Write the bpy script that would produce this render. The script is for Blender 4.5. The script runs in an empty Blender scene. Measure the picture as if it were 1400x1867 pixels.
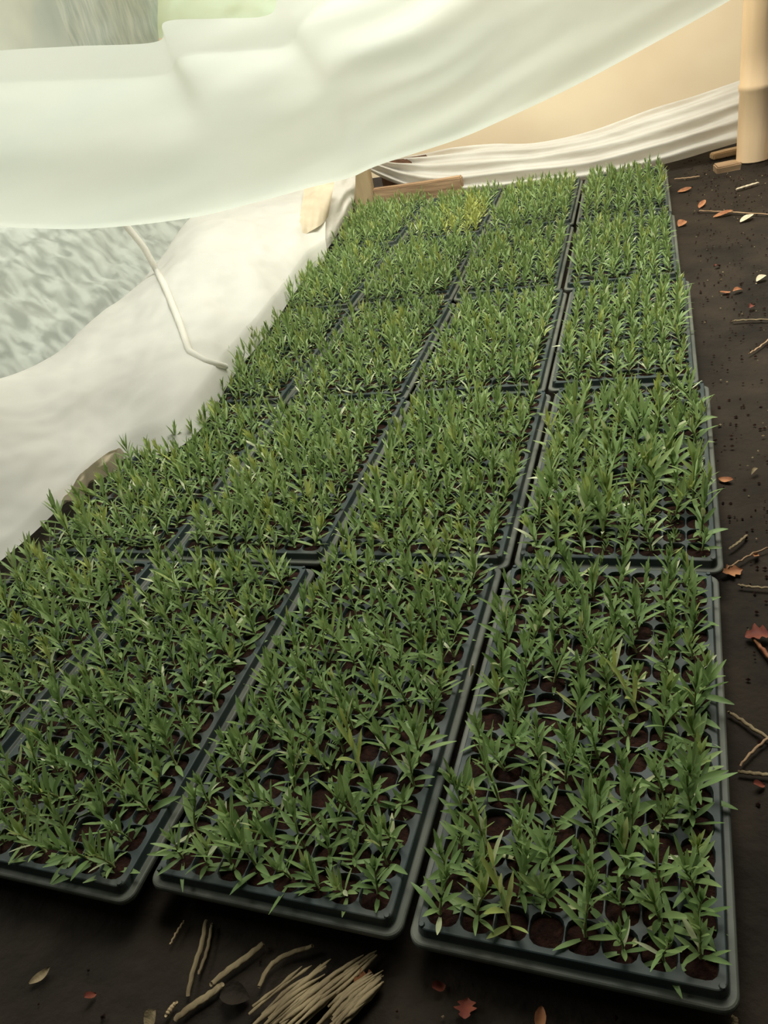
import bpy, math, random
import numpy as np
from mathutils import Vector, Matrix, noise

random.seed(7); rng = np.random.default_rng(7)
SC = bpy.context.scene
COL = SC.collection

# ------------------------------------------------------------------ camera
CAM = Vector((-0.06803054, -0.32280708, 0.71582733))
RW = Matrix(((0.944974155730692, 0.004571762742899277, 0.3271130446596231),
             (0.26377757108085415, 0.5807988721060273, -0.7701260047258834),
             (-0.19350772076522135, 0.8140342555112708, 0.5476339953458514)))
FPX = 1429.8
cd = bpy.data.cameras.new('camera'); cam = bpy.data.objects.new('camera', cd); COL.objects.link(cam)
cam.matrix_world = Matrix.Translation(CAM) @ RW.to_4x4()
cd.sensor_fit = 'VERTICAL'; cd.sensor_height = 36.0; cd.lens = 36.0 * FPX / 1867.0
cd.clip_start = 0.01; cd.clip_end = 60
SC.camera = cam

# ------------------------------------------------------------------ light, exposure
SC.view_settings.view_transform = 'Standard'; SC.view_settings.look = 'None'
SC.view_settings.gamma = 1.0; SC.view_settings.use_curve_mapping = False
SC.view_settings.exposure = 0.0
WORLD_STRENGTH = 0.04
wd = bpy.data.worlds.new('world'); SC.world = wd; wd.use_nodes = True
bgn = wd.node_tree.nodes['Background']
bgn.inputs['Color'].default_value = (0.93, 1.0, 0.84, 1); bgn.inputs['Strength'].default_value = WORLD_STRENGTH

def area(name, loc, target, size, power, color, sizey=None):
    l = bpy.data.lights.new(name, 'AREA'); l.energy = power; l.size = size; l.color = color
    if sizey: l.shape = 'RECTANGLE'; l.size_y = sizey
    o = bpy.data.objects.new(name, l); COL.objects.link(o); o.location = loc
    d = Vector(target) - Vector(loc); o.rotation_euler = d.to_track_quat('-Z', 'Y').to_euler()
    return o
# daylight that comes in at the far end and over the left side of the bed
area('daylight_far_end', (-0.9, 4.6, 1.9), (-0.5, 2.2, 0), 3.2, 94, (1.0, 0.95, 0.82), 1.6)
area('daylight_left_side', (-3.1, 0.8, 1.8), (-1.3, 0.9, 0.2), 2.2, 78, (1.0, 1.0, 0.90), 1.8)
oh = area('overhead_fill', (-0.2, 1.8, 2.4), (-0.35, 2.05, 0), 1.8, 74, (1.0, 0.99, 0.88), 1.6); oh.data.spread = 2.15  # added fill lamp, lifts the plants from above and fades towards the front

# ------------------------------------------------------------------ helpers
def ray(px, py):
    return RW @ Vector(((px - 700) / FPX, -(py - 933.5) / FPX, -1))
def onz(px, py, z):
    d = ray(px, py); return CAM + d * ((z - CAM.z) / d.z)
def onplane(px, py, P, n):
    d = ray(px, py); P = Vector(P); n = Vector(n); return CAM + d * ((P - CAM).dot(n) / d.dot(n))
def topx(p):
    v = RW.transposed() @ (Vector(p) - CAM); return (700 + FPX * v.x / -v.z, 933.5 - FPX * v.y / -v.z, -v.z)

GROUND = -0.04
def mat(name, color, rough=0.7, spec=0.3):
    m = bpy.data.materials.new(name); m.use_nodes = True
    b = m.node_tree.nodes['Principled BSDF']
    b.inputs['Base Color'].default_value = (*color, 1); b.inputs['Roughness'].default_value = rough
    b.inputs['Specular IOR Level'].default_value = spec
    return m
def nd(m, t, **kw):
    n = m.node_tree.nodes.new(t)
    for k, v in kw.items(): setattr(n, k, v)
    return n
def lk(m, a, b): m.node_tree.links.new(a, b)
def noisy(m, c1, c2, scale=20, detail=4, lo=.35, hi=.65, bump=0, bscale=None, stretch=None, bdist=.01):
    b = m.node_tree.nodes['Principled BSDF']
    tc = nd(m, 'ShaderNodeTexCoord'); mp = nd(m, 'ShaderNodeMapping'); lk(m, tc.outputs['Object'], mp.inputs[0])
    if stretch: mp.inputs['Scale'].default_value = stretch
    n = nd(m, 'ShaderNodeTexNoise'); n.inputs['Scale'].default_value = scale; n.inputs['Detail'].default_value = detail
    lk(m, mp.outputs[0], n.inputs['Vector'])
    r = nd(m, 'ShaderNodeValToRGB'); r.color_ramp.elements[0].position = lo; r.color_ramp.elements[1].position = hi
    r.color_ramp.elements[0].color = (*c1, 1); r.color_ramp.elements[1].color = (*c2, 1)
    lk(m, n.outputs['Fac'], r.inputs[0]); lk(m, r.outputs[0], b.inputs['Base Color'])
    if bump:
        n2 = nd(m, 'ShaderNodeTexNoise'); n2.inputs['Scale'].default_value = bscale or scale; n2.inputs['Detail'].default_value = 6
        lk(m, mp.outputs[0], n2.inputs['Vector'])
        bp = nd(m, 'ShaderNodeBump'); bp.inputs['Strength'].default_value = bump; bp.inputs['Distance'].default_value = bdist
        lk(m, n2.outputs['Fac'], bp.inputs['Height']); lk(m, bp.outputs[0], b.inputs['Normal'])
    return r
def cloth(name, c1, c2, trans=0.5, see=0.0, scale=6, bump=.3, bscale=14, stretch=None, wv=0):
    m = bpy.data.materials.new(name); m.use_nodes = True; nt = m.node_tree
    b = nt.nodes['Principled BSDF']; out = nt.nodes['Material Output']
    b.inputs['Roughness'].default_value = .75; b.inputs['Specular IOR Level'].default_value = .15
    r = noisy(m, c1, c2, scale, 3, .3, .7, bump, bscale, stretch, .006)
    t = nd(m, 'ShaderNodeBsdfTranslucent'); lk(m, r.outputs[0], t.inputs['Color'])
    mx = nd(m, 'ShaderNodeMixShader'); mx.inputs[0].default_value = trans
    lk(m, b.outputs[0], mx.inputs[1]); lk(m, t.outputs[0], mx.inputs[2]); last = mx
    if see:
        tr = nd(m, 'ShaderNodeBsdfTransparent'); m2 = nd(m, 'ShaderNodeMixShader'); m2.inputs[0].default_value = see
        lk(m, last.outputs[0], m2.inputs[1]); lk(m, tr.outputs[0], m2.inputs[2]); last = m2
    lk(m, last.outputs[0], out.inputs['Surface'])
    return m

def mesh_obj(name, verts, faces, mats, parent=None, smooth=False, fmat=None, tint=None):
    me = bpy.data.meshes.new(name); me.from_pydata([tuple(v) for v in verts], [], [tuple(f) for f in faces])
    for m in (mats if isinstance(mats, (list, tuple)) else [mats]): me.materials.append(m)
    if fmat is not None: me.polygons.foreach_set('material_index', np.asarray(fmat, dtype=np.int32))
    if smooth: me.polygons.foreach_set('use_smooth', np.ones(len(faces), bool))
    if tint is not None:
        a = me.attributes.new('tint', 'FLOAT', 'POINT'); a.data.foreach_set('value', np.asarray(tint, np.float32))
    me.update()
    o = bpy.data.objects.new(name, me); COL.objects.link(o)
    if parent: o.parent = parent
    return o
def tag(o, label=None, cat=None, group=None, kind=None):
    if label: o['label'] = label
    if cat: o['category'] = cat
    if group: o['group'] = group
    if kind: o['kind'] = kind
    return o
def empty(name, loc=(0, 0, 0), rz=0, rot=None):
    o = bpy.data.objects.new(name, None); COL.objects.link(o); o.location = loc
    o.rotation_euler = rot or (0, 0, rz); o.empty_display_size = .02
    return o
def tube(pts, radii, n=8, cap=True):
    V = []; F = []
    pts = [Vector(p) for p in pts]
    up = Vector((0, 0, 1))
    for i, p in enumerate(pts):
        d = (pts[min(i + 1, len(pts) - 1)] - pts[max(i - 1, 0)]).normalized()
        a = d.cross(up if abs(d.z) < .95 else Vector((1, 0, 0))).normalized(); b = d.cross(a)
        r = radii[i] if hasattr(radii, '__len__') else radii
        for k in range(n):
            t = 2 * math.pi * k / n; V.append(p + a * math.cos(t) * r + b * math.sin(t) * r)
    for i in range(len(pts) - 1):
        for k in range(n):
            F.append((i * n + k, i * n + (k + 1) % n, (i + 1) * n + (k + 1) % n, (i + 1) * n + k))
    if cap: F.append(tuple(range(n))); F.append(tuple((len(pts) - 1) * n + k for k in range(n - 1, -1, -1)))
    return V, F
def grid_faces(nu, nv):
    return [(i * nv + j, (i + 1) * nv + j, (i + 1) * nv + j + 1, i * nv + j + 1) for i in range(nu - 1) for j in range(nv - 1)]
def curve_at(pts, t):
    """smooth interpolation through a list of points, t in 0..1"""
    n = len(pts) - 1; x = min(max(t, 0), 1) * n; i = min(int(x), n - 1); f = x - i
    p = [Vector(pts[min(max(i + k, 0), n)]) for k in (-1, 0, 1, 2)]
    return .5 * ((2 * p[1]) + (p[2] - p[0]) * f + (2 * p[0] - 5 * p[1] + 4 * p[2] - p[3]) * f * f + (-p[0] + 3 * p[1] - 3 * p[2] + p[3]) * f ** 3)

# ------------------------------------------------------------------ materials
M_ground = mat('dark_soil', (.03, .022, .015), .85, .2)
noisy(M_ground, (.0098, .007, .0045), (.033, .0235, .015), 9, 8, .3, .75, .5, 60, None, .01)
M_plastic = mat('dark_green_plastic', (.05, .075, .072), .55, .35)
noisy(M_plastic, (.024, .038, .038), (.085, .09, .075), 14, 5, .46, .80, .05, 60)
def pale_flange():  # mixes the plastic towards a paler grey at flange height and below
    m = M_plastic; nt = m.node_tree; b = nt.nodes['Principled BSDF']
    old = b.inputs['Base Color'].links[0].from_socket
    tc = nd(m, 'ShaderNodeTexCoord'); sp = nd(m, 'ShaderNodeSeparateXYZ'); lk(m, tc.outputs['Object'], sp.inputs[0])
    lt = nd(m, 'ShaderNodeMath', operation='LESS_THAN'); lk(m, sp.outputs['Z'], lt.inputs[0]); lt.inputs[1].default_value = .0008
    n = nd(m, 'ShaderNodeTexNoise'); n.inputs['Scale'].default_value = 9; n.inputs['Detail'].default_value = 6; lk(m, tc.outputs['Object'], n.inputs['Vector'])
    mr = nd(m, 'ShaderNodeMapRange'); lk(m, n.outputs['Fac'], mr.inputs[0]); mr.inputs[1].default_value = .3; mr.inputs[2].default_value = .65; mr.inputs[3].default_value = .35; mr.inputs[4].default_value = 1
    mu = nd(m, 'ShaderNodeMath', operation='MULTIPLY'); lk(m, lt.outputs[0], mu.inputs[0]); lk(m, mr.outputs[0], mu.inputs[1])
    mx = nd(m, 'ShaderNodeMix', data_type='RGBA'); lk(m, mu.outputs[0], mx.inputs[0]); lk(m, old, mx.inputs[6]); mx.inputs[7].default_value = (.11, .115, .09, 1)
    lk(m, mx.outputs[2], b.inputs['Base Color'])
pale_flange()
M_soil = mat('potting_soil', (.04, .016, .009), .9, .15)
noisy(M_soil, (.009, .004, .003), (.034, .012, .007), 120, 6, .3, .7, .8, 260, None, .004)
def leafmat():
    m = bpy.data.materials.new('leaf_green'); m.use_nodes = True; nt = m.node_tree
    b = nt.nodes['Principled BSDF']; out = nt.nodes['Material Output']
    b.inputs['Roughness'].default_value = .48; b.inputs['Specular IOR Level'].default_value = .35
    a = nd(m, 'ShaderNodeAttribute'); a.attribute_name = 'tint'
    oi = nd(m, 'ShaderNodeObjectInfo')
    ad = nd(m, 'ShaderNodeMath', operation='MULTIPLY_ADD'); lk(m, oi.outputs['Random'], ad.inputs[0])
    ad.inputs[1].default_value = .16; lk(m, a.outputs['Fac'], ad.inputs[2])
    r = nd(m, 'ShaderNodeValToRGB'); cr = r.color_ramp
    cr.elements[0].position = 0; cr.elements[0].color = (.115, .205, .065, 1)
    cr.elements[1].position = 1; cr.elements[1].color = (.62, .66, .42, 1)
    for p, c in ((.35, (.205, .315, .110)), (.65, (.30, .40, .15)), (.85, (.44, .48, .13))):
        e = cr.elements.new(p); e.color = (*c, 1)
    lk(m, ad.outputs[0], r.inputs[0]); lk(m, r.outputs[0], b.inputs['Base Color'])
    t = nd(m, 'ShaderNodeBsdfTranslucent'); lk(m, r.outputs[0], t.inputs['Color'])
    mx = nd(m, 'ShaderNodeMixShader'); mx.inputs[0].default_value = .3
    lk(m, b.outputs[0], mx.inputs[1]); lk(m, t.outputs[0], mx.inputs[2]); lk(m, mx.outputs[0], out.inputs['Surface'])
    return m
M_leaf = leafmat()
M_stem = mat('stem_green', (.20, .26, .08), .6)
noisy(M_stem, (.13, .20, .06), (.33, .28, .13), 60, 2)
M_drape = cloth('pale_green_drape', (.86, .915, .86), (.93, .965, .90), .55, 0.03, 3.5, .25, 5, (1, 1, 3))
M_sheet = cloth('white_row_cover', (.72, .705, .65), (.81, .80, .735), .45, 0.0, 5, .35, 12)
M_bundle = cloth('white_bunched_cover', (.68, .64, .57), (.77, .74, .67), .4, 0, 6, .4, 14, (1, 1, 5))
M_tan = cloth('tan_wall_sheet', (.78, .62, .42), (.88, .74, .52), .5, 0, 2.2, .2, 8)
M_net = cloth('grey_insect_net', (.62, .68, .62), (.80, .85, .74), .5, .12, 4, .2, 30)
M_mint = cloth('mint_tarpaulin', (.74, .95, .82), (.82, .98, .88), .6, 0, 5, .2, 10)
M_bamboo = mat('bamboo', (.62, .46, .26), .5)
noisy(M_bamboo, (.76, .53, .31), (.90, .66, .42), 12, 4, .3, .7, .1, 40, (1, 1, .12))
M_wood = mat('weathered_wood', (.42, .29, .16), .8)
noisy(M_wood, (.20, .12, .065), (.42, .28, .16), 30, 5, .3, .7, .3, 60, (.15, 1, 1))
M_stake = mat('pale_wood_stake', (.36, .27, .15), .8)
noisy(M_stake, (.30, .22, .12), (.44, .33, .19), 18, 4, .3, .7, .2, 50, (1, 1, .2))
M_straw = mat('dry_straw', (.30, .23, .12), .75); noisy(M_straw, (.13, .095, .05), (.30, .235, .13), 40, 3, .3, .7, .3, 200, (1, .2, 1))
M_dead = mat('dead_leaf', (.30, .11, .05), .7); noisy(M_dead, (.22, .08, .035), (.42, .19, .08), 40, 3)
M_deadred = mat('red_dead_leaf', (.14, .03, .02), .7); noisy(M_deadred, (.12, .025, .018), (.22, .06, .03), 40, 3)
M_bark = mat('dark_bark', (.12, .06, .035), .9); noisy(M_bark, (.05, .028, .018), (.17, .085, .045), 22, 5, .3, .7, .5, 50)
M_chip = mat('pale_wood_chip', (.55, .46, .33), .8); noisy(M_chip, (.45, .36, .24), (.62, .53, .38), 60, 3)
M_rag = cloth('tan_cloth_edge', (.50, .42, .30), (.62, .54, .40), .25, 0, 12, .4, 20)

# ------------------------------------------------------------------ ground
def ground_patch():
    nx, ny = 120, 150; V = []
    for i in range(nx):
        for j in range(ny):
            x = -3.2 + 5.4 * i / (nx - 1); y = -1.2 + 5.6 * j / (ny - 1)
            z = GROUND - .004 + .004 * noise.noise(Vector((x * 7, y * 7, 0))) + .0025 * noise.noise(Vector((x * 23, y * 23, 3)))
            V.append((x, y, z))
    o = mesh_obj('floor', V, grid_faces(nx, ny), M_ground, smooth=True)
    tag(o, 'dark brown soil floor of the growing tunnel', kind='structure')
ground_patch()

# ------------------------------------------------------------------ fabric walls
def wall_far():
    nx, nz = 90, 50; V = []
    for i in range(nx):
        for j in range(nz):
            x = -3.0 + 4.6 * i / (nx - 1); z = GROUND + .06 + 1.55 * j / (nz - 1)
            y = 3.22 + .035 * noise.noise(Vector((x * 1.3 + z * 1.2, 5, z * .9))) + .012 * noise.noise(Vector((x * 5 + z * 3, 1, z * 1.5)))
            V.append((x, y, z))
    tag(mesh_obj('wall_far', V, grid_faces(nx, nz), M_tan, smooth=True), 'tan cloth wall closing the far end', kind='structure')
wall_far()
def wall_left():
    ny, nz = 90, 50; V = []
    for i in range(ny):
        for j in range(nz):
            y = -0.6 + 3.45 * i / (ny - 1); z = GROUND + .30 + 1.0 * j / (nz - 1)
            x = -2.25 + .03 * noise.noise(Vector((y * 2, z * 1.5, 2)))
            V.append((x, y, z))
    tag(mesh_obj('wall_left', V, grid_faces(ny, nz), M_net, smooth=True), 'pale net wall along the left side', kind='structure')
wall_left()

# ------------------------------------------------------------------ plug trays
NX, NY = 8, 16
TW, TL = .279, .541
DECK = .012
CW, CL = (TW - .030) / NX, (TL - .030) / NY
def cell_c(ci, ri): return Vector((-TW / 2 + .015 + (ci + .5) * CW, .015 + (ri + .5) * CL, 0))

def rrect(cx, cy, hx, hy, r, n, z):
    pts = []
    for qx, qy, a0 in ((1, 1, 0), (-1, 1, 90), (-1, -1, 180), (1, -1, 270)):
        for k in range(n + 1):
            a = math.radians(a0 + 90 * k / n); pts.append((cx + qx * (hx - r) + r * math.cos(a), cy + qy * (hy - r) + r * math.sin(a), z))
    return pts
def tray_meshes():
    V = []; F = []
    def loop(pts): s = len(V); V.extend(pts); return list(range(s, s + len(pts)))
    def bridge(a, b):
        n = len(a)
        for k in range(n): F.append((a[k], a[(k + 1) % n], b[(k + 1) % n], b[k]))
    n = 3
    for ci in range(NX):
        for ri in range(NY):
            c = cell_c(ci, ri); hx, hy = CW / 2, CL / 2
            ins = rrect(c.x, c.y, hx - .0005, hy - .0005, .0105, n, DECK)
            out = []
            for p in ins:                                    # the same points pushed out to the square cell edge
                dx, dy = p[0] - c.x, p[1] - c.y; s = min(hx / abs(dx) if abs(dx) > 1e-6 else 9, hy / abs(dy) if abs(dy) > 1e-6 else 9)
                out.append((c.x + dx * s, c.y + dy * s, DECK))
            # corners
            k45 = []
            lo = loop(out); li = loop(ins); bridge(lo, li)
            for q, (sx, sy) in enumerate(((1, 1), (-1, 1), (-1, -1), (1, -1))):
                V.append((c.x + sx * hx, c.y + sy * hy, DECK)); F.append((lo[q * (n + 1) + 1], len(V) - 1, lo[q * (n + 1) + 2]))
            l1 = loop(rrect(c.x, c.y, hx - .0012, hy - .0012, .0100, n, DECK - .003)); bridge(li, l1)
            l2 = loop(rrect(c.x, c.y, hx - .0055, hy - .0055, .005, n, GROUND + .003)); bridge(l1, l2)
            F.append(tuple(reversed(l2)))
    # deck margin, wall, flange, lip
    ay, by = .015, TL - .015; cy = TL / 2
    inner = [(-TW / 2 + .015, ay), (TW / 2 - .015, ay), (TW / 2 - .015, by), (-TW / 2 + .015, by)]
    m = 6
    R = lambda hx, hy, r, z: rrect(0, cy, hx, hy, r, m, z)
    hx, hy = TW / 2, TL / 2
    ia = rrect(0, cy, hx - .015, hy - .015, .0004, m, DECK)
    L = [loop(ia)]
    for ins, r, z in ((.0105, .008, DECK), (.0095, .009, DECK - .0006), (.0090, .009, DECK - .002), (.0082, .010, .0022), (.0076, .010, .0006), (.0068, .011, 0.0),
                      (.0022, .014, .0002), (.0008, .0145, -.0006), (0, .015, -.0022), (0, .015, -.006), (.0012, .014, -.006), (.0015, .014, -.0025)):
        L.append(loop(R(hx - ins, hy - ins, r, z))); bridge(L[-1], L[-2])
    # corner pegs on the flange
    for sx, sy in ((1, 0), (-1, 0), (1, 1), (-1, 1)):
        px, py = sx * (TW / 2 - .0135), (.0135 if sy == 0 else TL - .0135)
        a = loop([(px + .0032 * math.cos(t * math.pi / 4), py + .0032 * math.sin(t * math.pi / 4), DECK) for t in range(8)])
        b = loop([(px + .0024 * math.cos(t * math.pi / 4), py + .0024 * math.sin(t * math.pi / 4), DECK + .0018) for t in range(8)])
        bridge(a, b); F.append(tuple(b))
    fr = (V, F)
    # soil plugs
    V2 = []; F2 = []
    g = 5
    for ci in range(NX):
        for ri in range(NY):
            c = cell_c(ci, ri); dz = DECK - random.uniform(.0025, .006); s = len(V2)
            for i in range(g):
                for j in range(g):
                    u, v = i / (g - 1) * 2 - 1, j / (g - 1) * 2 - 1
                    e = max(abs(u), abs(v)); k = (1 - .17 * (abs(u * v)) ** 1.5) 
                    V2.append((c.x + u * k * (CW / 2 - .0010), c.y + v * k * (CL / 2 - .0010), dz - .0025 * e ** 2 + random.uniform(-.0014, .0014)))
            F2 += [tuple(s + q for q in f) for f in grid_faces(g, g)]
    return fr, (V2, F2)
(fv, ff), (sv, sf) = tray_meshes()

# (front x shift, back x shift) of the right edge, y start per row
ROWS = [(-.005, .010, 0.0), (.018, .026, .545), (.011, .012, 1.092), (-.007, -.012, 1.650), (-.017, -.024, 2.212)]
ROWN = ['front row', 'second row', 'middle row', 'fourth row', 'back row']
COLN = ['rightmost', 'second from the right', 'third from the right', 'leftmost']
TRAYN = ['front right tray', 'second front tray from right', 'third front tray from right', 'front left tray']
trays = {}
tray0 = None
for r, (xf, xb, y0) in enumerate(ROWS):
    for c in range(4):
        jx, jy = random.uniform(-.0025, .0025), random.uniform(-.003, .003)
        if r == 0: jy = (0, .010, -.004, 0)[c]; jx = (0, -.001, -.004, 0)[c]
        rz = -math.atan2(xb - xf, TL) + random.uniform(-.003, .003)
        loc = Vector((xf - .285 * c - TW / 2 - .001 + jx, y0 + jy + .001, 0))
        t = empty('plug_tray', loc, rz)
        tag(t, 'dark green plastic plug tray full of seedlings, %s, %s' % (ROWN[r], COLN[c]), 'seedling tray', 'plug trays of seedlings on the ground')
        if tray0 is None:
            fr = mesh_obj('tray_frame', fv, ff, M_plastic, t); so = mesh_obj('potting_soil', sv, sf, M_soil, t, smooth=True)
            tray0 = (fr, so)
        else:
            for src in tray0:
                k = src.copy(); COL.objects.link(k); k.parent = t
        trays[(r, c)] = (t, loc, rz)

# ------------------------------------------------------------------ seedlings
SEGS = 6
def leaf(V, F, T, base, az, el, L, W, curl, tint, twist=0):
    segs = SEGS
    d = Vector((math.cos(az), math.sin(az), 0)); side = Vector((-math.sin(az), math.cos(az), 0)); up = Vector((0, 0, 1))
    p = Vector(base); a = el; s = len(V)
    prof = [.25, .8, 1.0, .72, .05] if segs == 4 else [.28, .62, .88, 1.0, .92, .62, .12]
    for k in range(segs + 1):
        di = d * math.cos(a) + up * math.sin(a); nn = -d * math.sin(a) + up * math.cos(a)
        w = W * .5 * prof[k]; sd = side * math.cos(twist) + nn * math.sin(twist)
        V.append(p + sd * w + nn * w * .35); V.append(Vector(p)); V.append(p - sd * w + nn * w * .35)
        T += [tint] * 3
        p = p + di * (L / segs); a -= curl / segs
    for k in range(segs):
        b = s + 3 * k
        F.append((b, b + 1, b + 4, b + 3)); F.append((b + 1, b + 2, b + 5, b + 4))
def seedling_shape(rnd, h, spread=1.0, upright=0.0, tint0=.25, lean=None):
    """returns stem (V,F) and foliage (V,F,T)"""
    la = rnd.uniform(0, 6.28) if lean is None else lean[0]; lm = rnd.uniform(0, .22) if lean is None else lean[1]
    pts = []
    for k in range(5):
        f = k / 4; pts.append(Vector((math.cos(la) * lm * h * f * f * 1.3, math.sin(la) * lm * h * f * f * 1.3, h * .72 * f * (1 - .25 * lm * f))))
    SV, SF = tube(pts, [.0016, .0014, .0012, .001, .0007], 5)
    V, F, T = [], [], []
    nodes = rnd.randint(6, 8); a0 = rnd.uniform(0, 6.28)
    for i in range(nodes):
        f = .06 + .94 * i / (nodes - 1); base = curve_at(pts, f)
        k = 2 if i else 3
        for q in range(k):
            az = a0 + i * 1.571 + q * 2 * math.pi / k + rnd.uniform(-.45, .45)
            el = (.30 + 1.05 * f ** .9) * (1 + upright * .2) + rnd.uniform(-.28, .22) + upright * .25
            L = (.028 - .004 * f) * rnd.uniform(.75, 1.25) * spread
            W = (.0058 - .0010 * f) * rnd.uniform(.8, 1.2)
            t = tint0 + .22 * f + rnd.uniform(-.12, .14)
            if rnd.random() < .035: t = rnd.uniform(.75, .95)
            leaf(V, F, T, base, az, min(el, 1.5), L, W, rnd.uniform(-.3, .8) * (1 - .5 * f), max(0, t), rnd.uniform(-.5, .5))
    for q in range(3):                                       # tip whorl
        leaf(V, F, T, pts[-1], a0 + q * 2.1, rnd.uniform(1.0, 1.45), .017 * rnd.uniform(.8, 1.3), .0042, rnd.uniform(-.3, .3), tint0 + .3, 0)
    return (SV, SF), (V, F, T)

rnd = random.Random(11)
PROT = []
for i in range(16):
    h = rnd.uniform(.042, .070)
    PROT.append(seedling_shape(rnd, h, rnd.uniform(.95, 1.35), rnd.uniform(-.2, .5), rnd.uniform(.12, .34)))
BENT = seedling_shape(rnd, .070, 1.3, 1.2, .60, (2.4, 1.1))
SEGS = 4; PROTLO = []; rnd = random.Random(11)
for i in range(16):
    h = rnd.uniform(.042, .070)
    PROTLO.append(seedling_shape(rnd, h, rnd.uniform(.95, 1.35), rnd.uniform(-.2, .5), rnd.uniform(.12, .34)))

HEM = [(-160, 1130), (-60, 1060), (0, 1012), (55, 965), (110, 912), (150, 880), (190, 840), (225, 822), (300, 800), (350, 762), (385, 715), (415, 665), (460, 610), (500, 558), (530, 515), (560, 478), (592, 452), (625, 410), (645, 375)]
def under_cover(x, y):
    for (x0, y0), (x1, y1) in zip(HEM, HEM[1:]):
        if x0 <= x < x1: return y < y0 + (y1 - y0) * (x - x0) / (x1 - x0) + 16
    return False
# every plant: where it stands
plants = []
for (r, c), (t, loc, rz) in trays.items():
    Rz = Matrix.Rotation(rz, 3, 'Z')
    for ci in range(NX):
        for ri in range(NY):
            miss = .085 if (r, c) == (0, 0) else (.06 if (r, c) in ((1, 0), (0, 1)) else .03)
            if rnd.random() < miss: continue
            p = loc + Rz @ (cell_c(ci, ri) + Vector((rnd.uniform(-.004, .004), rnd.uniform(-.004, .004), 0)))
            p.z = DECK - .008
            x, y, d = topx(p + Vector((0, 0, .02)))
            small = 1.0
            if (r, c) == (1, 0): small = rnd.choice([.45, .8, 1.1, 1.3, 1.0])
            sc = rnd.uniform(.78, 1.18) * (1.02 if r else .98) * small
            if r >= 2: sc *= .90
            if r >= 1 and ri > 13: sc *= .72
            if c == 3 and under_cover(x, y): continue
            inside = -15 < x < 1415 and -15 < y < 1885
            plants.append(dict(r=r, c=c, ci=ci, ri=ri, p=p, d=d, inside=inside, sc=sc, rz=rnd.uniform(0, 6.28), v=rnd.randrange(16), tlt=(rnd.gauss(0, .10), rnd.gauss(0, .10))))
near = sorted([q for q in plants if q['inside']], key=lambda q: q['d'])[:300]
nearids = set(id(q) for q in near)
ORD = ['first', 'second', 'third', 'fourth', 'fifth', 'sixth', 'seventh', 'eighth', 'ninth', 'tenth', 'eleventh', 'twelfth', 'thirteenth', 'fourteenth', 'fifteenth', 'sixteenth']
TR2 = {0: 'front right tray', 1: 'second front tray from right', 2: 'third front tray from right', 3: 'front left tray'}
TR1 = {0: 'second row right tray'}
def nearest_to(px, py):
    return min(near, key=lambda q: (topx(q['p'])[0] - px) ** 2 + (topx(q['p'])[1] - py) ** 2)
bent_ids = {id(nearest_to(915, 1690)): (2.0), id(nearest_to(1152, 1295)): (2.2), id(nearest_to(690, 1430)): 2.1}
protos = {}
def proto_parts(key, shp):
    (SV, SF), (V, F, T) = shp
    root = empty('seedling')
    mesh_obj('stem', SV, SF, M_stem, root, smooth=True)
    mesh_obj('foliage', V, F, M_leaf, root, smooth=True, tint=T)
    return root
for q in near:
    bent = id(q) in bent_ids
    key = 'bent' if bent else q['v']
    if key not in protos:
        o = proto_parts(key, BENT if bent else PROT[key]); protos[key] = (o, list(o.children))
    else:
        src, kids = protos[key]; o = src.copy(); COL.objects.link(o)
        for ch in kids:
            k = ch.copy(); COL.objects.link(k); k.parent = o
    o.location = q['p']; o.scale = (q['sc'],) * 3
    o.rotation_euler = (q['tlt'][0], q['tlt'][1], q['rz'])
    if bent: o.rotation_euler = (0, 0, bent_ids[id(q)] - 2.4); o.scale = (1.1,) * 3
    tn = TR2[q['c']] if q['r'] == 0 else 'tray behind ' + TR2[q['c']]
    kind = 'drooping pale seedling' if bent else 'green seedling'
    tag(o, '%s, %s, %s row from front, %s from left' % (kind, tn, ORD[q['ri']], ORD[q['ci']]), 'seedling', 'seedlings in the plug trays')

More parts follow.
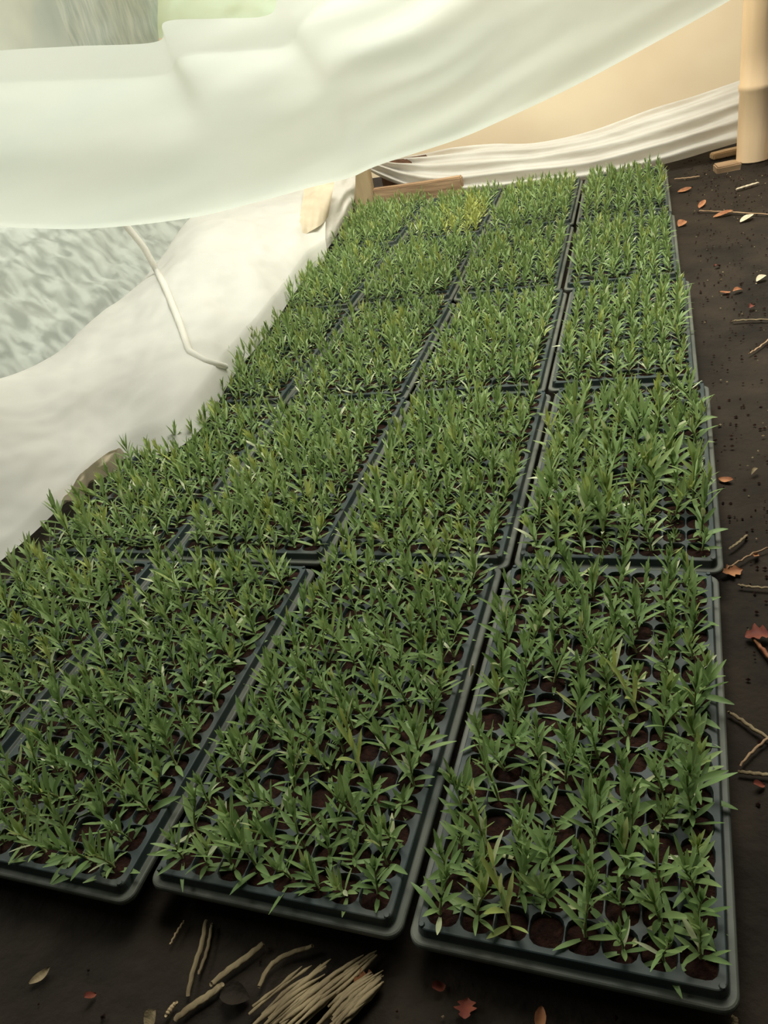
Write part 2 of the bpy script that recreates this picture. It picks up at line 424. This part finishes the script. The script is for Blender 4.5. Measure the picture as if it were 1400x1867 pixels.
# the rest of the plants as one mass
def bulk():
    base = []
    for (SV, SF), (V, F, T) in PROTLO:
        v = np.array([tuple(x) for x in SV] + [tuple(x) for x in V]); off = len(SV)
        f4 = [f for f in SF if len(f) == 4] + [tuple(off + a for a in f) for f in F]
        t = np.array([.45] * len(SV) + T)
        base.append((v, np.array(f4, dtype=np.int64), t))
    AV, AF, AT = [], [], []; off = 0
    for q in plants:
        if id(q) in nearids: continue
        v, f, t = base[q['v']]
        Mx = (Matrix.Rotation(q['rz'], 3, 'Z') @ Matrix.Rotation(q['tlt'][0], 3, 'X') @ Matrix.Rotation(q['tlt'][1], 3, 'Y'))
        vv = (v * q['sc']) @ np.array(Mx).T + np.array(q['p'])
        tt = t + rng.uniform(-.06, .14)
        x, y, d = topx(q['p'])
        if q['r'] == 4 and ((abs(x - 868) < 18 and abs(y - 400) < 26) or (abs(x - 822) < 12 and abs(y - 420) < 12)): tt = .66 + .25 * (t - .3)
        AV.append(vv); AF.append(f + off); AT.append(tt); off += len(v)
    V = np.concatenate(AV); F = np.concatenate(AF); T = np.concatenate(AT)
    me = bpy.data.meshes.new('seedlings'); me.vertices.add(len(V)); me.vertices.foreach_set('co', V.astype(np.float32).ravel())
    me.loops.add(len(F) * 4); me.loops.foreach_set('vertex_index', F.astype(np.int32).ravel())
    me.polygons.add(len(F)); me.polygons.foreach_set('loop_start', np.arange(0, len(F) * 4, 4, dtype=np.int32))
    me.polygons.foreach_set('loop_total', np.full(len(F), 4, dtype=np.int32)); me.polygons.foreach_set('use_smooth', np.ones(len(F), bool))
    me.update(calc_edges=True); me.validate()
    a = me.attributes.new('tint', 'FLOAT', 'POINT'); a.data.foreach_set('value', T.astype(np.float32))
    me.materials.append(M_leaf)
    o = bpy.data.objects.new('seedlings', me); COL.objects.link(o)
    tag(o, 'dense green seedlings filling the trays beyond the nearest ones', 'seedlings', kind='stuff')
bulk()

# ------------------------------------------------------------------ draped fabrics
def drape():
    """the pale sheet hanging across the bed in front of the far wall"""
    P0 = Vector((-1.45, .6, 0)); n = Vector((2.12, -1.8, 0)); nn = n.normalized()
    hem = [(-160, 405), (0, 415), (170, 418), (350, 398), (460, 372), (560, 345), (640, 325), (700, 300), (850, 250), (950, 205), (1100, 130), (1300, 20), (1480, -90)]
    top = [(-160, 110), (0, 92), (140, 84), (285, 76), (300, 40), (400, 34), (490, 26), (520, -30), (640, -120), (800, -240), (1000, -330), (1240, -420), (1480, -480)]
    H = [onplane(*q, P0, n) for q in hem]; Tp = [onplane(*q, P0, n) for q in top]
    nu, nv = 170, 80; V = []
    for i in range(nu):
        u = i / (nu - 1); a = curve_at(H, u); b = curve_at(Tp, u)
        for j in range(nv):
            v = j / (nv - 1); p = a.lerp(b, v)
            s = u * 2.6; hgt = (p - a).length
            k = .05 * math.sin(math.pi * min(1, v * 1.2))                       # belly of the cloth
            k += .022 * noise.noise(Vector((s * .9, hgt * 5.0, 1.0)))
            k += .011 * noise.noise(Vector((s * 1.6 + hgt * 2, hgt * 15.0 - s * 3, 4.0))) * (.4 + u)
            k += .006 * math.sin((hgt * 60 - s * 6) + 4 * noise.noise(Vector((s, hgt * 3, 7)))) * u * u
            if v < .03: k -= .006 * (1 - v / .03)
            V.append(p + nn * k)
    o = mesh_obj('hanging_sheet', V, grid_faces(nu, nv), M_drape, smooth=True)
    tag(o, 'large pale green translucent sheet hanging in a sag above the trays', 'sheet')
drape()

def left_cover():
    Bp = [(-160, 1130), (-60, 1060), (0, 1012), (55, 965), (110, 912), (150, 880), (190, 840), (225, 822), (300, 800), (350, 762), (385, 715), (415, 665), (460, 610), (500, 558), (530, 515), (560, 478), (592, 452)]
    Tq = [(-160, 760, -1.6), (-60, 700, -1.6), (0, 690, -1.6), (60, 668, -1.6), (110, 640, -1.6), (150, 600, -1.6), (190, 566, -1.6), (240, 530, -1.6), (290, 475, -1.6), (320, 430, -1.6), (350, 395, -1.58), (400, 365, -1.56), (450, 348, -1.52), (490, 338, -1.48), (520, 330, -1.46), (545, 324, -1.44), (575, 316, -1.42)]
    Bz = [.0, .0, .0, .002, .005, .008, .012, .02, .05, .06, .06, .06, .06, .06, .06, .06, .06]
    B = [onz(x, y, z) for (x, y), z in zip(Bp, Bz)]; T = [onplane(x, y, (X, 0, 0), (1, 0, 0)) for x, y, X in Tq]
    nu, nv = 190, 80; V = []
    for i in range(nu):
        u = i / (nu - 1); a = curve_at(B, u); b = curve_at(T, u)
        for j in range(nv):
            v = j / (nv - 1); p = a.lerp(b, v)
            out = Vector((.55, -.25, .8)).normalized()
            k = .050 * math.sin(math.pi * v) ** .7
            w = math.sin(math.pi * min(1, v * 1.0)) ** .5
            q = Vector((p.x * 3.2, p.y * 3.2, p.z * 3))
            k += w * (.030 * noise.noise(q * 1.3) + .016 * noise.noise(q * 3 + Vector((3, 0, 0))) + .006 * noise.noise(q * 8))
            s = u * 3; fold = math.sin(s * 9 + 3 * noise.noise(Vector((s * 2, v * 2, 0))) + v * 3)
            k += .008 * fold * (1 - v) * w
            V.append(p + out * k + Vector((0, 0, -(.010 + .025 * min(1, a.z / .06)) * (1 - min(1, v / .05)))))
    o = mesh_obj('row_cover', V, grid_faces(nu, nv), M_sheet, smooth=True); global COVER; COVER = (V, grid_faces(nu, nv))
    tag(o, 'billowing white row cover heaped along the left edge of the trays', 'sheet')
left_cover()

def upper_cover():
    """thin cover behind the heap, with the grey ground outside showing through"""
    ny, nz = 80, 40; V = []
    for i in range(ny):
        for j in range(nz):
            y = .4 + 2.74 * i / (ny - 1); v = j / (nz - 1)
            x = -1.62 - .25 * v; z = .02 + .46 * v
            x += .02 * noise.noise(Vector((y * 3, v * 3, 9)))
            V.append((x, y, z))
    m = cloth('thin_cover', (.80, .86, .78), (.88, .92, .82), .5, .55, 6, .2, 30)
    tag(mesh_obj('thin_cover', V, grid_faces(ny, nz), m, smooth=True), 'thin see-through cover above the white heap on the left', 'sheet')
    V = []
    for i in range(70):
        for j in range(40):
            y = .2 + 2.94 * i / 69; v = j / 39
            V.append((-1.80 - .38 * v + .03 * noise.noise(Vector((y * 8, v * 8, 1))), y, GROUND - .01 + .42 * v + .03 * noise.noise(Vector((y * 14, v * 9, 5)))))
    mb = mat('grey_gravel', (.3, .32, .3), .9); noisy(mb, (.08, .095, .095), (.54, .57, .55), 24, 6, .36, .62, .6, 40, (1, 1, .35))
    tag(mesh_obj('gravel_bank', V, grid_faces(70, 40), mb, smooth=True), 'mottled grey gravel bank seen through the thin cover', 'gravel', kind='stuff')
upper_cover()

def ribbon():
    Q = [(225, 405), (262, 450), (300, 520), (328, 590), (345, 640), (375, 658), (412, 668)]
    from mathutils.bvhtree import BVHTree
    bvh = BVHTree.FromPolygons([tuple(v) for v in COVER[0]], COVER[1])
    pts = []
    for k in range(41):
        f = k / 40 * 6; i = min(int(f), 5); g = f - i
        d = ray(Q[i][0] * (1 - g) + Q[i + 1][0] * g, Q[i][1] * (1 - g) + Q[i + 1][1] * g).normalized()
        h = bvh.ray_cast(CAM, d)[0]
        pts.append(h - d * .006 if h else None)
    good = next(p for p in pts if p)
    lead = [q for q in pts if q is None]; n0 = len(lead)
    for k in range(n0 - 1, -1, -1):
        f = k / 40 * 6; i = min(int(f), 5); g = f - i
        d = ray(Q[i][0] * (1 - g) + Q[i + 1][0] * g, Q[i][1] * (1 - g) + Q[i + 1][1] * g)
        pts[k] = CAM + d * ((good - CAM).length / d.length * (1 + .0 * k))
    V, F = tube(pts, [.011 - .004 * k / 40 for k in range(41)], 8)
    o = mesh_obj('rope', V, F, M_sheet, smooth=True)
    tag(o, 'pale twisted rope running down over the white row cover', 'rope')
ribbon()

def folded_panel(name, A, B, nu, nv, foldn, amp, m, outv, label, cat='sheet', seed=0, bulge=0):
    V = []
    for i in range(nu):
        u = i / (nu - 1); a = curve_at(A, u); b = curve_at(B, u)
        for j in range(nv):
            v = j / (nv - 1); p = a.lerp(b, v)
            ph = foldn * math.tau * v + 2.2 * noise.noise(Vector((u * 3, v * 2, seed)))
            k = amp * math.sin(ph) * (.45 + .55 * math.sin(math.pi * u) ** .5) + amp * .8 * noise.noise(Vector((u * 8, v * foldn * 1.5, seed + 3)))
            k += bulge * math.sin(math.pi * v)
            V.append(p + Vector(outv) * k)
    o = mesh_obj(name, V, grid_faces(nu, nv), m, smooth=True)
    return tag(o, label, cat)

# white bunched cover lying along the foot of the far wall, tied up to the post
Y = 2.98
hemb = [(655, 300), (685, 318), (720, 334), (760, 346), (800, 352), (900, 345), (1000, 333), (1100, 322), (1215, 297), (1290, 275), (1352, 258)]
topb = [(640, 285), (690, 285), (740, 285), (780, 282), (830, 272), (900, 264), (980, 262), (1080, 240), (1180, 205), (1260, 180), (1352, 146)]
def yy(i, n): return Y - .05 + .10 * abs(i / (n - 1) - .55)
A = [onplane(*q, (0, 2.86 + (.16 if k < 3 else .04 * abs(k - 6) / 3), 0), (0, 1, 0)) for k, q in enumerate(hemb)]
B = [onplane(*q, (0, 3.12, 0), (0, 1, 0)) for q in topb]
folded_panel('bunched_cover', A, B, 140, 70, 4.2, .017, M_bundle, (0, -.8, .5), 'white cover bunched in long folds along the foot of the tan wall', seed=2, bulge=.05)
# short run of the same cover past the post
A = [onplane(*q, (0, 3.0, 0), (0, 1, 0)) for q in ((1380, 240), (1420, 232), (1480, 225))]
B = [onplane(*q, (0, 3.1, 0), (0, 1, 0)) for q in ((1380, 150), (1420, 138), (1480, 120))]
folded_panel('bunched_cover', A, B, 20, 30, 2.5, .015, M_bundle, (0, -.8, .5), 'short end of white cover beyond the right side of the bamboo post', seed=5)
# flap hanging in folds at the back left corner
A = [onz(*q, .03) for q in ((520, 500), (560, 492), (598, 452), (625, 410), (643, 385))]
B = [onplane(*q, (0, 2.72, 0), (0, 1, 0)) for q in ((560, 330), (585, 322), (606, 318), (628, 314), (648, 312))]
folded_panel('cover_flap', B, A, 60, 60, 2.6, .011, M_bundle, (.4, -.8, .3), 'white flap of cover hanging in folds beside the wooden stake', seed=8, bulge=.05)
# folds run lengthwise down the flap
A = [onz(*q, .11) for q in ((540, 440), (560, 425), (585, 410), (598, 395))]
B = [onplane(*q, (0, 2.46, 0), (0, 1, 0)) for q in ((556, 334), (575, 328), (592, 324), (612, 318))]
folded_panel('tan_strip', B, A, 30, 30, .6, .006, M_rag, (.4, -.8, .3), 'tan strip of cloth between the row cover and its hanging flap', seed=9, bulge=.02)
# tan cloth edge peeping out under the heap near the front left
A = [onz(*q, -.01) for q in ((112, 916), (150, 906), (166, 880), (205, 864), (230, 832))]
B = [onz(*q, .045) for q in ((124, 900), (146, 864), (160, 852), (190, 828), (215, 816))]
folded_panel('cloth_edge', A, B, 40, 16, .8, .006, M_rag, (.5, -.4, .6), 'tan cloth edge peeping out from under the white row cover', seed=12, bulge=.012)

# mint tarpaulin and things beyond the sheet at the top of the view
def quadsheet(name, q, x, m, label, seed):
    P = [onplane(a, b, (0, x, 0), (0, 1, 0)) for a, b in q]; V = []
    for i in range(24):
        for j in range(14):
            p = P[0].lerp(P[1], i / 23).lerp(P[3].lerp(P[2], i / 23), j / 13)
            V.append(p + Vector((0, .02 * noise.noise(Vector((i * .3, j * .3, seed))), 0)))
    tag(mesh_obj(name, V, grid_faces(24, 14), m, smooth=True), label, 'tarpaulin')
quadsheet('mint_tarpaulin', [(284, 70), (505, 60), (505, -60), (284, -60)], 3.08, M_mint, 'bright mint green tarpaulin glimpsed above the hanging sheet', 3)

quadsheet('net_panel', [(60, 110), (288, 100), (288, -80), (60, -80)], 3.04, cloth('grey_green_net', (.46, .54, .50), (.66, .72, .66), .45, 0, 9, .3, 60, (8, 1, 1)), 'grey green net panel glimpsed above the hanging sheet at the top left', 6)
# ------------------------------------------------------------------ bamboo post
def post():
    base = onz(1371, 300, GROUND); t = empty('bamboo_post', base)
    topd = Vector((-.02, 0, 1.9)); pts = []; rr = []
    hs = [-.03, .0, .02, .10, .233, .240, .247, .255, .262, .35, .48, .60, .607, .614, .622, .80, 1.0, 1.2, 1.5, 1.9]
    for h in hs:
        pts.append(topd * (h / 1.9)); r = .052 - .006 * h
        if h in (.240, .247, .255, .607, .614): r += .0025
        if h in (.233, .262, .60, .622): r -= .001
        rr.append(r)
    V, F = tube(pts, rr, 20); mesh_obj('culm', V, F, M_bamboo, t, smooth=True)
    V, F = tube([Vector((-.002, 0, -.01)) , Vector((-.002, 0, .012)), Vector((-.002, 0, .018))], [.058, .056, .053], 20)
    mesh_obj('earth_collar', V, F, M_ground, t, smooth=True)
    tag(t, 'thick pale bamboo post standing at the far right corner', 'post')
post()

def block(name, pts, size, m, label, cat, rz=0, bev=.004, seed=0, rx=0):
    """board with slightly uneven faces; pts = location of its centre base"""
    sx, sy, sz = size; n = [max(2, int(s / .03) + 1) for s in size]; V = []; F = []
    import bmesh
    bm = bmesh.new(); bmesh.ops.create_cube(bm, size=1)
    for v in bm.verts: v.co = Vector((v.co.x * sx, v.co.y * sy, (v.co.z + .5) * sz))
    bmesh.ops.subdivide_edges(bm, edges=bm.edges[:], cuts=3, use_grid_fill=True)
    bmesh.ops.bevel(bm, geom=[e for e in bm.edges if len(e.link_faces) == 2 and e.calc_face_angle(0) > .8], offset=bev, segments=2, affect='EDGES')
    for v in bm.verts: v.co += Vector([.003 * noise.noise(v.co * 18 + Vector((seed + k * 7, 0, 0))) for k in range(3)])
    me = bpy.data.meshes.new(name); bm.to_mesh(me); bm.free(); me.materials.append(m)
    o = bpy.data.objects.new(name, me); COL.objects.link(o); o.location = pts; o.rotation_euler = (rx, 0, rz)
    return tag(o, label, cat)
p = onplane(668, 372, (0, 2.93, 0), (0, 1, 0)); block('wooden_stake', (p.x, 2.93, GROUND), (.082, .05, .34), M_stake, 'square wooden stake standing in the far left corner', 'stake', .1, seed=1)
a = onplane(695, 370, (0, 2.86, 0), (0, 1, 0)); b = onplane(860, 378, (0, 2.86, 0), (0, 1, 0))
block('wooden_board', ((a.x + b.x) / 2 - .03, 2.885, GROUND), (b.x - a.x, .035, .088), M_wood, 'rough brown board lying behind the back row of trays', 'board', .0, seed=2)
block('wooden_board', (a.x + .06, 3.06, GROUND), (.20, .03, .15), M_bark, 'dark reddish board leaning behind the brown board', 'board', .04, seed=4, rx=-.1)
c1 = onz(1322, 285, GROUND); block('wood_offcut', (c1.x, c1.y, GROUND), (.10, .035, .022), M_bamboo, 'pale wood offcut against the foot of the bamboo post', 'offcut', .35, seed=5)
c1 = onz(1325, 306, GROUND); block('brick', (c1.x, c1.y - .02, GROUND - .01), (.085, .06, .03), M_wood, 'soil-coloured block half buried beside the bamboo post', 'block', .2, seed=6)
c1 = onz(1397, 292, GROUND); block('stone_slab', (c1.x + .05, c1.y, GROUND), (.07, .20, .03), M_stake, 'greyish slab on the ground at the right edge beside the post', 'slab', -.1, seed=7)

# ------------------------------------------------------------------ litter on the ground
def dead_leaf(px, py, L, W, m, label, az, group=None, z=None, cat='leaf', name='dead_leaf', lobes=0):
    z = GROUND + .004 if z is None else z
    p = onz(px, py, z); n = 14; V = []; F = []
    rr = random.Random(int(px * 7 + py))
    mid = [(-L / 2 + L * k / n, .004 * math.sin(3 * k / n + px)) for k in range(n + 1)]
    for k, (x, zz) in enumerate(mid):
        f = k / n; w = W / 2 * math.sin(math.pi * min(1, f * .96 + .03)) ** .8 * (1 + (.35 * math.sin(f * 19) if lobes else .03 * rr.uniform(-1, 1)))
        V += [(x, w, zz + .35 * w + .001), (x, w * .5, zz + .1 * w), (x, 0, zz), (x, -w * .5, zz + .12 * w), (x, -w, zz + .3 * w)]
    F = [(k * 5 + q, k * 5 + q + 1, k * 5 + q + 6, k * 5 + q + 5) for k in range(n) for q in range(4)]
    o = mesh_obj(name, V, F, m, smooth=True); o.location = p; o.rotation_euler = (rr.uniform(-.2, .2), rr.uniform(-.1, .1), az)
    return tag(o, label, cat, group)
def strip(name, q, r, m, label, cat, flat=.5, group=None, z=None, n=14, lift=0):
    z = GROUND + .004 if z is None else z
    C_ = [onz(x, y, z) for x, y in q]; pts = []
    for k in range(n + 1):
        p = curve_at(C_, k / n); p.z += lift * math.sin(math.pi * k / n) + .0015 * math.sin(k * 2.3 + q[0][0]); pts.append(p)
    r = r * .62
    V, F = tube(pts, [r * (.55 + .45 * math.sin(math.pi * (k + .6) / (n + 1.2)) ** .5) * (1 + .05 * math.sin(k * 3.1 + q[0][1])) for k in range(n + 1)], 7)
    V = [Vector((v.x, v.y, z + (v.z - z) * flat)) for v in V]
    return tag(mesh_obj(name, V, F, m, smooth=True), label, cat, group)
g = 'dead leaves scattered on the soil path'
dead_leaf(1335, 1040, .030, .018, M_dead, 'orange brown dead leaf touching the corner between front right trays', .4, g, lobes=1)
dead_leaf(1378, 1012, .016, .008, M_dead, 'small orange leaf on a thin twig right of the trays', 1.2, g)
dead_leaf(1382, 1160, .030, .022, M_deadred, 'dark red dead leaf at the right edge above a stick', .1, g, lobes=1)
dead_leaf(1323, 873, .022, .014, M_dead, 'small rusty leaf beside the second tray of the right column', -.4, g)
dead_leaf(1248, 346, .045, .025, M_dead, 'brick red fragment near the back right tray', .3, g)
dead_leaf(1243, 408, .030, .028, M_dead, 'round orange leaf beside the back right tray edge', .9, g)
dead_leaf(1362, 398, .050, .028, M_chip, 'pale curled leaf lying below the bamboo post', .7, g)
dead_leaf(1280, 372, .045, .020, M_dead, 'thin brown leaf between the back tray and the post', 1.1, g)
dead_leaf(1318, 390, .055, .02, M_dead, 'brown leaf on the soil path in line with the pale curled leaf', .1, g)
dead_leaf(1388, 508, .034, .018, M_chip, 'tan leaf near the right edge level with the middle tray row', .8, g)
dead_leaf(1345, 530, .028, .014, M_dead, 'tan brown leaf right of the middle row tray corner', .6, g)
dead_leaf(1322, 532, .024, .014, M_dead, 'dull brown leaf beside the middle row tray corner', .2, g)
dead_leaf(1308, 485, .02, .010, M_deadred, 'tiny reddish leaf beside the fourth row tray', .9, g)
dead_leaf(1370, 560, .02, .012, M_deadred, 'small red flake near the right edge of the path', 1.0, g)
dead_leaf(668, 1790, .022, .018, M_dead, 'orange dead leaf lying on the straw in front of the trays', .5, g, lobes=1)
dead_leaf(850, 1838, .022, .016, M_deadred, 'reddish torn leaf on the soil before the front right tray', 1.7, g, lobes=1)
dead_leaf(800, 1798, .012, .010, M_deadred, 'tiny red flake below the front edge of the trays', .6, g)
dead_leaf(985, 1858, .018, .010, M_dead, 'orange leaf at the bottom edge below the front right tray', 1.5, g)
dead_leaf(72, 1778, .022, .009, M_straw, 'curled tan leaf on the dark soil at the bottom left', 1.0, g)
dead_leaf(165, 1815, .010, .007, M_deadred, 'tiny red speck of leaf at the bottom left', .9, g)
dead_leaf(275, 1860, .016, .016, M_straw, 'tan leaf tip at the bottom edge left of the straw', 1.2, g)
dead_leaf(428, 1818, .028, .022, M_ground, 'dull brown clod shaped leaf beside the straw', .2, g)
dead_leaf(1384, 1430, .012, .008, M_deadred, 'pinkish flake at the right edge beside the front right tray', .3, g)
dead_leaf(1376, 860, .018, .006, M_straw, 'thin curled tan flake on the path beside the second row', .9, g)
# strips and sticks
strip('wood_chip', [(1342, 345), (1362, 339), (1382, 333)], .010, M_chip, 'pale flat chip of wood on the path below the post', 'wood chip', .5)
strip('stick', [(1372, 1162), (1400, 1196), (1425, 1226)], .0045, M_dead, 'thick brown stick under the dark red leaf at the right edge', 'stick', 1)
strip('twig', [(1325, 1036), (1350, 1022), (1375, 1008), (1410, 996)], .0022, M_wood, 'thin dark twig reaching from the tray corner to the right edge', 'twig', 1)
strip('straw_stalk', [(1345, 1066), (1370, 1070), (1410, 1072)], .0035, M_straw, 'pale straw stalk on the path below the thin twig', 'straw', .6)
strip('straw_stalk', [(1328, 1298), (1350, 1312), (1375, 1330), (1412, 1352)], .004, M_straw, 'braided tan stalk slanting down to the right of the front tray', 'straw', .8)
strip('twig', [(1350, 1395), (1370, 1372), (1395, 1350), (1415, 1335)], .0025, M_wood, 'dark twig crossing below the braided tan stalk', 'twig', 1)
strip('straw_stalk', [(1345, 1407), (1372, 1410), (1412, 1414)], .004, M_straw, 'short tan stalk beside the front tray below the crossing twig', 'straw', .6)
strip('straw_stalk', [(1330, 1000), (1345, 990), (1362, 975)], .0035, M_straw, 'short pale stalk beside the second tray corner', 'straw', .6)
strip('straw_stalk', [(1335, 585), (1365, 583), (1410, 582)], .005, M_straw, 'faded stalk across the path level with the middle trays', 'straw', .5)
strip('twig', [(1230, 326), (1255, 324), (1275, 321)], .007, M_wood, 'flat brown stick beside the far end of the trays', 'twig', .4)
strip('twig', [(1275, 384), (1320, 386), (1410, 391)], .006, M_wood, 'reddish brown twig lying across the path far back', 'twig', .4)
strip('twig', [(1365, 645), (1385, 632), (1410, 612)], .003, M_wood, 'thin grey twig at the right edge beside the middle row', 'twig', .8)
strip('straw_stalk', [(1337, 1855), (1340, 1862), (1338, 1880)], .0045, M_straw, 'tan stalk poking out under the bottom right tray corner', 'straw', .6)
strip('straw_stalk', [(375, 1678), (368, 1720), (352, 1770), (342, 1815)], .0045, M_straw, 'split tan stalk leading away from the front tray edge', 'straw', .6)
strip('straw_stalk', [(386, 1684), (378, 1730), (362, 1775)], .003, M_straw, 'thin stalk lying against the split tan stalk', 'straw', .6)
strip('straw_stalk', [(320, 1858), (350, 1835), (385, 1812), (405, 1795)], .0065, M_straw, 'broad pale stalk left of the straw heap', 'straw', .5)
strip('straw_stalk', [(385, 1795), (415, 1770), (450, 1745), (480, 1720)], .006, M_straw, 'dull brown stalk reaching up towards the front tray', 'straw', .4)
strip('straw_stalk', [(472, 1800), (490, 1765), (520, 1742), (570, 1725)], .0045, M_straw, 'bent tan stalk above the straw heap', 'straw', .5)
strip('twig', [(335, 1680), (322, 1700), (310, 1722)], .002, M_stake, 'short grey twig under the front tray edge', 'twig', .8)
strip('straw_stalk', [(303, 1852), (312, 1838), (322, 1828)], .004, M_stake, 'short grey stalk at the bottom left of the straw', 'straw', .5)
def straw_heap():
    V = []; F = []; rr = random.Random(5)
    for k in range(70):
        u = k / 69
        x0 = 455 + 250 * u + rr.uniform(-14, 14); y0 = 1850 + rr.uniform(-16, 34)
        ln = rr.uniform(95, 175); x1 = x0 + ln * .80; y1 = y0 - ln * (.62 + .1 * rr.random())
        if x1 > 700: x1 = 690 + rr.uniform(-12, 12); y1 = max(y1, 1775 + rr.uniform(0, 20)); x0 = x1 - 80
        zz = GROUND + .003 + .004 * rr.random()
        a = onz(x0, y0, zz); b = onz(x1, y1, zz); m = a.lerp(b, .5) + Vector((rr.uniform(-.003, .003), rr.uniform(-.003, .003), .004))
        v, f = tube([curve_at([a, m, b], t / 7) for t in range(8)], [r * rr.uniform(.0012, .0030) for r in (.5, .9, 1, 1, 1, .9, .7, .3)], 6)
        v = [Vector((p.x, p.y, zz + (p.z - zz) * .6)) for p in v]
        s = len(V); V += v; F += [tuple(s + i for i in q) for q in f]
    tag(mesh_obj('straw_heap', V, F, M_straw, smooth=True), 'heap of dry tan straw on the soil before the front trays', 'straw', kind='stuff')
straw_heap()
def crumbs():
    V = []; F = []; rr = random.Random(9)
    def bit(p, s):
        k = len(V); 
        for d in ((1, 0, 0), (0, 1, 0), (-1, 0, 0), (0, -1, 0), (0, 0, .8), (0, 0, -.5)):
            V.append((p[0] + d[0] * s * rr.uniform(.6, 1.3), p[1] + d[1] * s * rr.uniform(.6, 1.3), p[2] + d[2] * s))
        for f in ((0, 1, 4), (1, 2, 4), (2, 3, 4), (3, 0, 4), (1, 0, 5), (2, 1, 5), (3, 2, 5), (0, 3, 5)): F.append(tuple(k + i for i in f))
    for _ in range(1500):
        x = rr.uniform(-.9, .55); y = rr.uniform(-.25, 3.0)
        if x < .04 and y > 0: x = .03 + abs(rr.gauss(0, .22))
        bit((x, y, GROUND), rr.uniform(.001, .0038))
    tag(mesh_obj('soil_crumbs', V, F, M_soil), 'reddish brown crumbs scattered over the soil floor', 'crumbs', kind='stuff')
    V.clear(); F.clear()
    for _ in range(260):
        x = rr.uniform(-.6, .5); y = rr.uniform(-.2, 2.9)
        if x < .04 and y > 0: x = .03 + abs(rr.gauss(0, .22))
        bit((x, y, GROUND + .001), rr.uniform(.001, .003))
    tag(mesh_obj('straw_bits', V, F, M_straw), 'tiny pale straw bits strewn over the path', 'straw', kind='stuff')
crumbs()
def husk():
    a = onz(857, 1232, DECK + .004); b = onz(862, 1212, DECK + .02); V, F = tube([a, a.lerp(b, .5), b], [.0012, .0028, .001], 6)
    tag(mesh_obj('husk', V, F, M_chip, smooth=True), 'pale forked husk in the gap left of the front right tray', 'husk')
husk()
